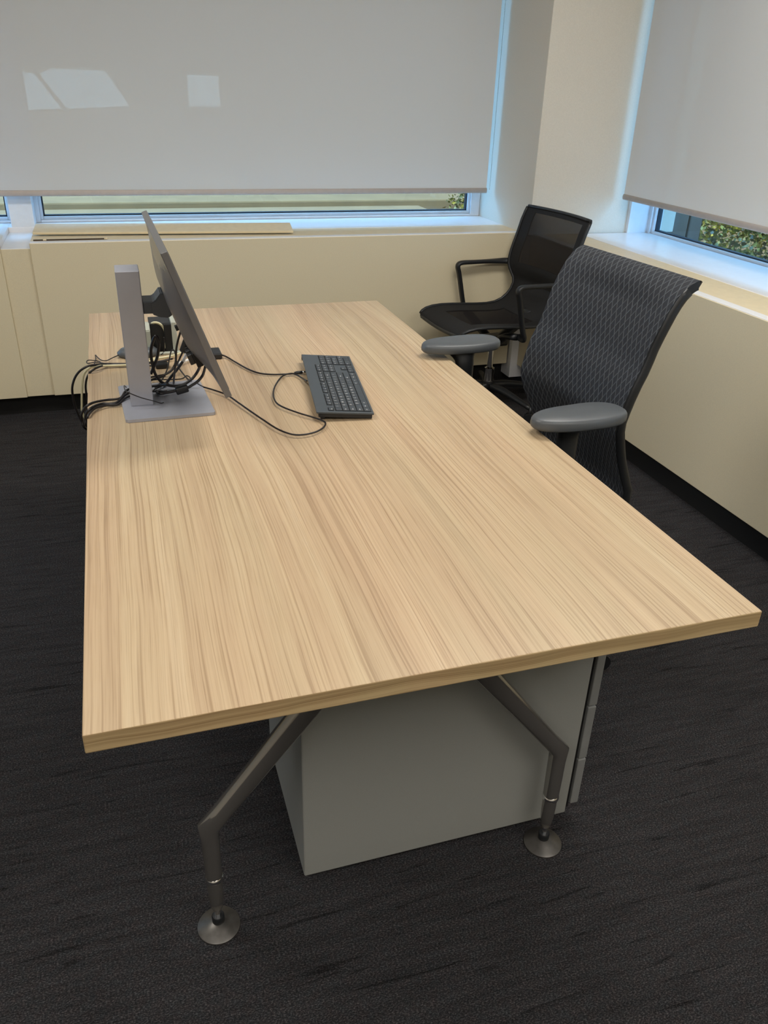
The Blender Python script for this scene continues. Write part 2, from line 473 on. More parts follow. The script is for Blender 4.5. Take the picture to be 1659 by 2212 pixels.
# ---- windows
def window(name, axis, plane, a, b, z0, z1, wl_, wr, wb=.012, depth=.06, sgn=1):
    """frame in a wall; axis 'x': runs along x at y=plane; axis 'y': runs along y at x=plane"""
    e = empty(name, ((a+b)/2, plane, z0) if axis == 'x' else (plane, (a+b)/2, z0)); e['kind'] = 'structure'
    off = e.location.copy()
    def B(bm, u0, u1, p0, p1, w0, w1, bev=.003):
        if axis == 'x': add_box(bm, Vector((u0, p0, w0))-off, Vector((u1, p1, w1))-off, bev)
        else: add_box(bm, Vector((p0, u0, w0))-off, Vector((p1, u1, w1))-off, bev)
    p = plane
    bm = bmesh.new()
    B(bm, a, a+wl_, p-depth/2, p+depth/2, z0, z1); B(bm, b-wr, b, p-depth/2, p+depth/2, z0, z1)
    B(bm, a+wl_, b-wr, p-depth/2, p+depth/2, z0, z0+wb); B(bm, a+wl_, b-wr, p-depth/2, p+depth/2, z1-wb, z1)
    # inner sash step
    i0, i1 = a+wl_, b-wr
    s = .014
    B(bm, i0, i0+s, p-depth/2+.012, p+depth/2, z0+wb, z1-wb, .002); B(bm, i1-s, i1, p-depth/2+.012, p+depth/2, z0+wb, z1-wb, .002)
    B(bm, i0+s, i1-s, p-depth/2+.012, p+depth/2, z0+wb, z0+wb+s, .002); B(bm, i0+s, i1-s, p-depth/2+.012, p+depth/2, z1-wb-s, z1-wb, .002)
    from_bm('window_frame', bm, M['white_frame'], e)
    bm = bmesh.new(); g = .006; i0 += s; i1 -= s; w0 = z0+wb+s; w1 = z1-wb-s
    B(bm, i0, i0+g, p-.004, p+.02, w0, w1, 0); B(bm, i1-g, i1, p-.004, p+.02, w0, w1, 0)
    B(bm, i0, i1, p-.004, p+.02, w0, w0+g, 0); B(bm, i0, i1, p-.004, p+.02, w1-g, w1, 0)
    from_bm('gasket', bm, M['dark_gasket'], e)
    bm = bmesh.new(); B(bm, i0, i1, p+.003, p+.009, w0, w1, 0)
    from_bm('pane', bm, M['glass'], e)
    return e
window('window_1', 'x', 3.70, -.245, 2.10, .787, 2.4, .022, .055)
window('window_3', 'x', 3.70, -1.80, -.345, .787, 2.4, .055, .012)
window('window_4', 'x', 3.70, -3.60, -1.85, .787, 2.4, .055, .055)
window('window_2', 'y', 2.80, -1.6, 3.03, .783, 2.4, .06, .035, wb=.002)
# mullion between window 1 and 3, reaching down into the tray
struct(box('trim_8', (-.347, 3.55, .762), (-.243, 3.73, 2.4), M['white_frame'], bevel=.003))
struct(box('trim_9', (-1.85, 3.66, .78), (-1.80, 3.73, 2.4), M['white_frame'], bevel=.003))
# wide white lining beside the right window
struct(box('trim_10', (2.655, 3.018, .786), (2.775, 3.042, 2.4), M['white_frame'], bevel=.002))

# ---- roller blinds
def blind(name, axis, plane, a, b, z0, z1, label, chain=None):
    e = empty(name, ((a+b)/2, plane, z0) if axis == 'x' else (plane, (a+b)/2, z0)); off = e.location.copy()
    tag(e, label, 'roller blind')
    def V3(u, p, w): return (Vector((u, p, w)) if axis == 'x' else Vector((p, u, w)))-off
    bm = bmesh.new(); bm.faces.new([bm.verts.new(V3(*q)) for q in ((a, plane, z0+.012), (b, plane, z0+.012), (b, plane, z1), (a, plane, z1))]); from_bm('blind_fabric', bm, M['blind'], e)
    bm = bmesh.new()
    add_tube(bm, [V3(a-.002, plane, z0+.013), V3(b+.002, plane, z0+.013)], .013, 12, flat=(1.0, .45), up=(0, 0, 1))
    bmesh.ops.recalc_face_normals(bm, faces=bm.faces); from_bm('hem_bar', bm, M['hem'], e, True)
    bm = bmesh.new(); add_tube(bm, [V3(a, plane+.03, z1), V3(b, plane+.03, z1)], .03, 16)
    bmesh.ops.recalc_face_normals(bm, faces=bm.faces); from_bm('roller', bm, M['hem'], e, True)
    if chain is not None:
        bm = bmesh.new(); zz = z0+.02
        while zz < z1:
            bmesh.ops.create_icosphere(bm, subdivisions=1, radius=.0022, matrix=Matrix.Translation(V3(chain, plane-.006, zz))); zz += .0065
        add_tube(bm, [V3(chain, plane-.006, z0+.02), V3(chain, plane-.006, z1)], .0006, 5)
        from_bm('bead_chain', bm, M['light_grey'], e)
    return e
blind('roller_blind', 'x', 3.50, -1.75, 2.056, .928, 2.36, 'wide pale grey roller blind lowered over the back window behind the monitor', chain=2.072)
blind('roller_blind', 'y', 2.58, -1.55, 2.985, .955, 2.36, 'pale grey roller blind lowered over the right-hand window, behind the chairs')

# ---- loose vent cover lying on the back ledge
vc = empty('vent_cover', (.355, 3.27, .79)); tag(vc, 'long beige vent cover board lying loose on the back window ledge', 'vent cover')
bm = bmesh.new(); add_box(bm, (-.585, 0, 0), (.585, .125, .010), .0015); bmesh.ops.transform(bm, matrix=Matrix.Translation((-.01, -.03, .002)) @ Matrix.Rotation(rad(-4.5), 4, 'Z') @ Matrix.Rotation(rad(9), 4, 'X'), verts=bm.verts)
from_bm('cover_board', bm, M['panel_top'], vc)
bm = bmesh.new(); add_box(bm, (-.585, -.105, -.0045), (-.28, -.092, -.0005))
from_bm('cover_gap_shade', bm, M['gap_shade'], vc)  # strip painted dark for the shade in the gap under the cover
for xx in (-.545, -.29): box('clip', (xx, -.108, -.003), (xx+.014, -.088, .003), M['panel_top'], vc, .001)

# ---- outside
g = struct(box('ground', (-14, 3.95, -.3), (14, 40, -.2), M['concrete']))
g = struct(box('ground_lawn', (3.1, -8, -.3), (14, 3.94, -.2), M['grass']))
ob = box('kerb', (-9, 10.4, -.2), (6.6, 11.2, .02), M['concrete_pale'], bevel=.02); tag(ob, 'long pale concrete kerb outside the back window', 'kerb')
ob = box('low_wall', (2.0, 12.3, -.2), (14, 12.6, .20), M['dark_stone'], bevel=.02); tag(ob, 'low dark stone wall outside the back window, beyond the pale kerb', 'wall')
ob = box('planter_edge', (-1.2, 7.6, -.2), (3.9, 9.6, .05), M['concrete_pale'], bevel=.01); tag(ob, 'flat pale concrete slab close outside the back window', 'slab')

# parked car, dimly seen through the back blind
car = empty('parked_car', (-.3, 11.9, -.2)); tag(car, 'parked car with pale windows dimly seen through the left of the back blind', 'car')
M['car_paint'] = simple('taupe_car_paint', (110, 84, 58), .35); M['car_glass'] = simple('painted_reflection_and_sign_white', (245, 232, 222), .15)  # window colour painted pale for reflected sky; the sign board shares it
prism('body', [(-2.3, .25), (1.55, .25), (1.6, .75), (1.45, 1.15), (.98, 1.24), (.62, 1.70), (-2.2, 1.72), (-2.35, 1.2)], 'y', 0, 1.6, M['car_paint'], car, .03)
prism('side_window', [(-1.0, 1.22), (-.45, 1.18), (-.05, 1.2), (-.32, 1.60), (-.65, 1.64), (-1.02, 1.62)], 'y', -.012, .0, M['car_glass'], car)
prism('side_window', [(.02, 1.2), (.82, 1.25), (.56, 1.66), (-.1, 1.67), (-.26, 1.60)], 'y', -.012, .0, M['car_glass'], car)
for xx in (-1.5, 1.0):
    bm = bmesh.new(); add_lathe(bm, [(0, 0), (.2, 0), (.32, .02), (.33, .18), (0, .2)], (0, 0, 0), 24)
    bm.transform(Matrix.Translation((xx, .05, .33)) @ Matrix.Rotation(rad(-90), 4, 'X') @ Matrix.Translation((0, 0, -.03)))
    bmesh.ops.recalc_face_normals(bm, faces=bm.faces); from_bm('wheel', bm, M['kick'], car, True)
sg = empty('white_sign', (1.5, 11.7, -.2)); tag(sg, 'small square white board on posts dimly seen through the back blind', 'sign')
box('sign_board', (-.21, -.01, 1.27), (.21, .01, 1.65), M['car_glass'], sg, .02)
for xx in (-.12, .12): box('post', (xx-.02, .01, 0), (xx+.02, .05, 1.5), M['concrete'], sg)

# hedge outside the right window
bm = bmesh.new(); rnd = random.Random(3)
for k in range(26000):
    x = rnd.uniform(4.2, 6.6); y = rnd.uniform(1.0, 9.5); h = .35+.5*(x-4.2)/2.4
    z = -.2+h*rnd.random()**.6*1.1
    s = rnd.uniform(.03, .07); d = Vector((rnd.uniform(-1, 1), rnd.uniform(-1, 1), rnd.uniform(-.2, 1))).normalized()
    w = d.cross(Vector((rnd.random(), rnd.random(), rnd.random()))).normalized()*s*.3
    c = Vector((x, y, z)); q = d.cross(w)*.15
    a_, b_, c_, d_ = bm.verts.new(c), bm.verts.new(c+d*s*.5+w+q), bm.verts.new(c+d*s), bm.verts.new(c+d*s*.5-w+q)
    bm.faces.new((a_, b_, c_)); bm.faces.new((a_, c_, d_))
hg = from_bm('hedge', bm, M['leaf']); tag(hg, 'sunlit yellow-green shrub leaves outside the right-hand window', 'hedge', kind='stuff')
M['facade'] = simple('grey_blue_facade_panel', (92, 80, 70), .6)
fc = empty('facade_pier', (3.5, 3.9, -.2)); tag(fc, 'grey-blue building pier just outside the right-hand window', 'pier')
box('pier_panel', (-.25, -.35, 0), (-.07, .3, 2.85), M['facade'], fc, .01); box('pier_panel', (-.06, -.35, 0), (.03, .3, 2.85), M['facade'], fc, .01)
M['dusk'] = simple('dull_olive_brick', (74, 54, 30), .9, nscale=2, var=.3)
ob = box('garden_wall', (8.2, -6, -.2), (8.5, 13, 6.0), M['dusk'], bevel=.02); tag(ob, 'tall dull garden wall beyond the shrubs outside the right window', 'wall')
ob = box('building', (-16, 16, -.2), (13, 17, 9.0), M['dusk'], bevel=.02); tag(ob, 'dull brown building far behind the back blind, beyond the parked car', 'building')


# ================================================================== DESK
W, L, ZT = .981, 2.0, .75
desk = empty('desk', (W/2, L/2, 0)); tag(desk, 'large rectangular desk with a light oak laminate top and splayed metal legs', 'desk')
bm = bmesh.new()
vs_ = add_box(bm, (-W/2, -L/2, ZT-.029), (W/2, L/2, ZT), .0018, 2)
for f in bm.faces:
    f.material_index = 0 if f.normal.z > .6 or f.calc_center_median().z > ZT-.0012 else 1
bm.normal_update()
for f in bm.faces: f.material_index = 0 if f.normal.z > .5 else 1
from_bm('desk_top', bm, [M['wood'], M['wood_edge']], desk)
# centre beam under the top
box('beam', (-.035, -.84, ZT-.079), (.035, .84, ZT-.031), M['leg'], desk, .006)
def desk_leg(sx, sy):
    fx, fy = sx*.3465, sy*.752
    zk = .272
    # cast member: from the beam down and out to the knee, then straight down to the ring
    top = Vector((sx*.005, fy, ZT-.040)); knee = Vector((fx, fy, zk)); ring = Vector((fx, fy, .146))
    d = (knee-top); pts = []; rs = []
    bm = bmesh.new()
    # section polygons placed by hand so that the outer knee stays sharp and the inner one is rounded
    def sec(c, nx, ra, rb, n=16):
        out = []
        for k in range(n):
            a = 2*pi*k/n; ca, sa = cos(a), sin(a); e = .72
            ca = math.copysign(abs(ca)**e, ca); sa = math.copysign(abs(sa)**e, sa)
            out.append(bm.verts.new(c+nx*ra*ca+Vector((0, 1, 0))*rb*sa))
        return out
    dn = d.normalized(); nx1 = Vector((-dn.z, 0, dn.x))*sx*-1
    if nx1.z < 0: nx1 = -nx1            # upward/outward normal of the inclined part
    R_ = []
    for s_, ra, rb in ((0, .030, .020), (.15, .027, .019), (.4, .0225, .0175), (.7, .0190, .0165), (.93, .0172, .0160)):
        R_.append(sec(top+d*s_, nx1, ra, rb))
    out = Vector((sx, 0, 0)); mid = (nx1+out).normalized()
    R_.append(sec(knee+mid*.001, mid, .0195, .0160))
    for z_, r_ in ((.245, .0165), (.20, .0158), (.147, .0150)):
        R_.append(sec(Vector((fx, fy, z_)), out, r_, .0155 if z_ > .2 else r_))
    for i in range(len(R_)-1):
        for k in range(16):
            bm.faces.new((R_[i][k], R_[i][(k+1) % 16], R_[i+1][(k+1) % 16], R_[i+1][k]))
    bm.faces.new(R_[0]); bm.faces.new(R_[-1][::-1])
    bmesh.ops.recalc_face_normals(bm, faces=bm.faces)
    leg = from_bm('leg', bm, M['leg'], desk, True); autosmooth(leg, 42)
    c = (fx, fy, 0)
    lathe('ring', [(0, .136), (.0155, .136), (.0172, .1385), (.0176, .1415), (.0172, .1445), (.0155, .147), (0, .147)], c, M['chrome'], leg)
    lathe('lower_leg', [(0, .136), (.0148, .137), (.0148, .115), (.0138, .085), (.0118, .062), (.0088, .053), (0, .052)], c, M['leg'], leg)
    lathe('foot_spindle', [(0, .056), (.0058, .056), (.0058, .020), (0, .020)], c, M['chrome'], leg)
    lathe('foot_collar', [(0, .034), (.0105, .034), (.0118, .032), (.0118, .018), (.0098, .014), (0, .014)], c, M['black_plastic'], leg)
    lathe('foot_disc', [(0, .019), (.010, .018), (.022, .0125), (.036, .0065), (.0405, .004), (.0405, .001), (.038, 0), (0, 0)], c, M['foot'], leg, 48)
for sy in (-1, 1):
    for sx in (-1, 1): desk_leg(sx, sy)

# ================================================================== CABINET UNDER THE DESK
cab = empty('drawer_cabinet', (.62, .55, 0)); tag(cab, 'grey metal drawer cabinet standing under the near end of the desk', 'cabinet')
box('body', (-.298, -.258, .022), (.293, .12, .60), M['grey_metal'], cab, .003)
box('drawer_gap_shade', (.293, -.250, .03), (.302, .115, .594), M['black_gap'], cab)  # solid strip painted black for the shade between body and drawers
for z0, z1 in ((.046, .176), (.180, .322), (.326, .595)):
    d = box('drawer', (.302, -.258, z0), (.321, .12, z1), M['grey_metal_edge'], cab, .002)
    box('handle', (.321, -.08, z1-.02), (.328, .08, z1-.008), M['grey_metal_edge'], d, .001)
for sx in (-.27, .26):
    for sy in (-.22, .08):
        lathe('castor', [(0, 0), (.018, 0), (.02, .003), (.02, .02), (.012, .024), (0, .024)], (sx, sy, 0), M['black_plastic'], cab, 16)

# ================================================================== MONITOR
mon = empty('monitor', (.176, 1.12, .75)); tag(mon, 'silver flat monitor seen from behind and the side, tilted on its stand', 'monitor')
O = Vector(mon.location)
def base_plate():
    bm = bmesh.new()
    c = [(.083, .997), (.283, 1.003), (.272, 1.243), (.072, 1.237)]
    A = [bm.verts.new(Vector((x, y, .7505))-O) for x, y in c]; B = [bm.verts.new(Vector((x, y, .7575))-O) for x, y in c]
    bm.faces.new(A[::-1]); bm.faces.new(B)
    for i in range(4): bm.faces.new((A[i], A[(i+1) % 4], B[(i+1) % 4], B[i]))
    bmesh.ops.bevel(bm, geom=[e for e in bm.edges if abs(e.verts[0].co.z-e.verts[1].co.z) > .003], offset=.004, segments=3, affect='EDGES')
    bmesh.ops.recalc_face_normals(bm, faces=bm.faces)
    return from_bm('base_plate', bm, M['silver'], mon)
base_plate()
col = box('stand_column', Vector((.0985, 1.083, .757))-O, Vector((.1495, 1.155, 1.066))-O, M['silver'], mon, .002)
# hinge
hb = bmesh.new()
add_box(hb, Vector((.149, 1.088, .970))-O, Vector((.172, 1.152, .997))-O, .002)
from_bm('hinge_arm', hb, M['hinge'], mon)
# screen local frame
Pt = Vector((.192, .839, 1.148)); Pb = Vector((.297, .841, .850)); Pf = Vector((.183, 1.379, 1.148))
ey = (Pf-Pt).normalized(); ez = (Pt-Pb).normalized(); ex = ey.cross(ez).normalized()
if ex.x < 0: ex = -ex                # ex points out of the screen
hw, hh = .270, .158
cen = (Pf+Pb)/2
F = Matrix(((ex.x, ey.x, ez.x, cen.x), (ex.y, ey.y, ez.y, cen.y), (ex.z, ey.z, ez.z, cen.z), (0, 0, 0, 1)))
FL = Matrix.Translation(-O) @ F
bm = bmesh.new(); add_box(bm, (-.007, -hw, -hh), (.007, hw, hh), .0015, 2, mat=FL)
scr = from_bm('screen_housing', bm, M['silver_back'], mon); scr['label'] = 'slim grey screen edge frame'
bm = bmesh.new(); add_box(bm, (.0068, -hw+.008, -hh+.014), (.0076, hw-.008, hh-.008), mat=FL)
from_bm('display', bm, M['well'], scr)
# bulged back cover
M['band'] = simple('glossy_slate_plastic', (74, 80, 90), .2)
rows = []
NU, NV = 28, 20
for i in range(NV+1):
    v = -1+2*i/NV; r = []
    for j in range(NU+1):
        u = -1+2*j/NU
        a = min(1, (1-abs(u))/.45); b = min(1, (1-abs(v))/(.60 if v < 0 else .80))
        s = (a**.85)*(b*b*(3-2*b)*.5+b*.5)
        r.append(FL @ Vector((-.0072-.030*s, u*(hw-.003), v*(hh-.003))))
    rows.append(r)
sheet('back_cover', rows, .002, [M['silver_back'], M['band']], mon, matf=lambda i, j: 1 if rows and -1+2*i/NV > .5+.25*abs(-1+2*j/NU) else 0)
# upper glossy band of the back
# tilting hinge head on the back cover and port recess with plugs
prism('hinge_head', [(x-O.x, z-O.z) for x, z in ((.168, .996), (.176, .999), (.190, 1.016), (.212, 1.004), (.222, .974), (.203, .960), (.184, .962), (.168, .969))], 'y', 1.084-O.y, 1.154-O.y, M['hinge'], mon, .002)
bm = bmesh.new(); add_box(bm, (-.0345, -.16, -.112), (-.0205, -.04, -.078), .002, mat=FL); pr_ = from_bm('port_recess', bm, M['black_gap'], mon)
for q, yy in enumerate((-.07, -.10, -.13)):
    bm = bmesh.new(); add_box(bm, (-.046, yy-.009, -.108), (-.034, yy+.009, -.084), .002, mat=FL); from_bm('plug', bm, M['black_plastic'], pr_)
bm = bmesh.new(); add_box(bm, (-.046, .00, -.066), (-.036, .012, -.054), .001, mat=FL); from_bm('release_button', bm, M['black_plastic'], mon)

# ================================================================== KEYBOARD
KX, KY, KYAW, KP = .633, .892, .138, .062
kb = empty('keyboard', (KX, KY, .75)); tag(kb, 'dark grey wired keyboard with white key print lying on the desk', 'keyboard')
# local frame: X along the keyboard (towards the number pad), Y from the front edge to the back edge, Z out of the keys
lx = Vector((sin(KYAW), cos(KYAW), 0)); ly = Vector((-cos(KYAW)*cos(KP), sin(KYAW)*cos(KP), sin(KP))); lz = lx.cross(ly)
if lz.z < 0: lz = -lz
KF = Matrix(((lx.x, ly.x, lz.x, 0), (lx.y, ly.y, lz.y, 0), (lx.z, ly.z, lz.z, .0125), (0, 0, 0, 1)))
KL, KW = .440, .134
bm = bmesh.new()
add_box(bm, (0, 0, -.0015), (KL, KW, .0035), .0012, 2, mat=KF)
from_bm('keyboard_case', bm, M['key_body'], kb)
def fbox(name, a, b, mat, bev=.001, par=None):
    bm = bmesh.new(); add_box(bm, a, b, bev, mat=KF); return from_bm(name, bm, mat, par or kb)
fbox('underside', (.004, .003, -.0115), (KL-.004, KW-.006, -.0012), M['black_plastic'])
fbox('foot', (.012, KW-.022, -.0195), (.035, KW-.012, -.010), M['black_plastic']); fbox('foot', (KL-.035, KW-.022, -.0195), (KL-.012, KW-.012, -.010), M['black_plastic'])
font = None
GC = {}
def glyph(txt):
    """flat mesh of a text, cached: list of (verts, faces)"""
    if txt in GC: return GC[txt]
    c = bpy.data.curves.new('t', 'FONT'); c.body = txt; c.size = 1; c.resolution_u = 1; c.align_x = 'LEFT'
    o = bpy.data.objects.new('t', c); COL.objects.link(o)
    dg = bpy.context.evaluated_depsgraph_get(); dg.update()
    me = bpy.data.meshes.new_from_object(o.evaluated_get(dg))
    r = ([v.co.copy() for v in me.vertices], [list(p.vertices) for p in me.polygons])
    bpy.data.objects.remove(o); bpy.data.curves.remove(c); bpy.data.meshes.remove(me)
    GC[txt] = r; return r
U1 = .0187
def key(x, y, w, h, txt):
    bm = bmesh.new(); g = .0011
    add_box(bm, (x+g, y+g, .0020), (x+w-g, y+h-g, .0058), .0009, 2)
    if txt:
        vs2, fs2 = glyph(txt); sz = .0074 if len(txt) == 1 else .0050
        mxw = max(v.x for v in vs2)*sz if vs2 else 0
        if mxw > w-.005: sz *= (w-.005)/mxw
        nv = [bm.verts.new((x+.0034+v.x*sz, y+h-.0040-.0052+v.y*sz if h > .012 else y+.0030+v.y*sz*.9, .00592)) for v in vs2]
        for f in fs2:
            try: ff = bm.faces.new([nv[i] for i in f]); ff.material_index = 1
            except ValueError: pass
    bm.transform(KF)
    o = from_bm('key', bm, [M['key'], M['legend']], kb)
    return o
x0, y0 = .0085, .006
V1 = .0166
FH = .0120
rowsK = [
 (0, [('Ctrl', 1.25), ('Win', 1.25), ('Alt', 1.25), ('', 6.25), ('Alt', 1.25), ('Fn', 1.25), ('Menu', 1.25), ('Ctrl', 1.25)]),
 (1, [('Shift', 2.25)] + [(c, 1) for c in 'ZXCVBNM,./'] + [('Shift', 2.75)]),
 (2, [('Caps', 1.75)] + [(c, 1) for c in "ASDFGHJKL;'"] + [('Enter', 2.25)]),
 (3, [('Tab', 1.5)] + [(c, 1) for c in 'QWERTYUIOP[]'] + [('\\', 1.5)]),
 (4, [('`', 1)] + [(c, 1) for c in '1234567890-='] + [('Back', 2)])]
wells = [((x0-.001, y0-.001), (x0+15*U1+.001, y0+5*V1+.001))]
for r, ks in rowsK:
    x = x0
    for tx, w in ks:
        key(x, y0+r*V1, w*U1, V1, tx); x += w*U1
nx = x0+15.3*U1
for r, ks in ((4, ('Ins', 'Hm', 'Up')), (3, ('Del', 'End', 'Dn'))):
    for k, tx in enumerate(ks): key(nx+k*U1, y0+r*V1, U1, V1, tx)
wells.append(((nx-.001, y0+3*V1-.001), (nx+3*U1+.001, y0+5*V1+.001)))
key(nx+U1, y0+V1, U1, V1, '^'); wells.append(((nx+U1-.001, y0+V1-.001), (nx+2*U1+.001, y0+2*V1)))
for k, tx in enumerate('<v>'): key(nx+k*U1, y0, U1, V1, tx)
wells.append(((nx-.001, y0-.001), (nx+3*U1+.001, y0+V1+.001)))
px_ = x0+18.6*U1
for r, ks in ((4, 'N/*-'), (3, '789'), (2, '456'), (1, '123')):
    for k, tx in enumerate(ks): key(px_+k*U1, y0+r*V1, U1, V1, tx)
key(px_+3*U1, y0+2*V1, U1, 2*V1, '+'); key(px_+3*U1, y0, U1, 2*V1, 'Ent'); key(px_, y0, 2*U1, V1, '0'); key(px_+2*U1, y0, U1, V1, '.')
wells.append(((px_-.001, y0-.001), (px_+4*U1+.001, y0+5*V1+.001)))
fy_ = y0+5*V1+.0040
key(x0, fy_, U1, FH, 'Esc')
for k in range(12):
    xx = x0+(2+k+(k//4)*.5)*U1 if k < 12 else 0
    key(xx-.001, fy_, U1*.98, FH, 'F%d' % (k+1))
for k, tx in enumerate(('PS', 'SL', 'PB')): key(nx+k*U1, fy_, U1, FH, tx)
wells += [((x0-.001, fy_-.001), (x0+U1+.001, fy_+FH+.001)), ((nx-.001, fy_-.001), (nx+3*U1+.001, fy_+FH+.001))]
for q in range(3): wells.append(((x0+(2+q*4.5)*U1-.002, fy_-.001), (x0+(6+q*4.5)*U1, fy_+FH+.001)))
bm = bmesh.new()
for a, b in wells: add_box(bm, (a[0], a[1], .0030), (b[0], b[1], .0038))
bm.transform(KF); from_bm('key_well', bm, M['well'], kb)
fbox('usb_port', (KL-.030, KW-.0005, -.006), (KL-.012, KW+.0006, .0005), M['well'], 0)

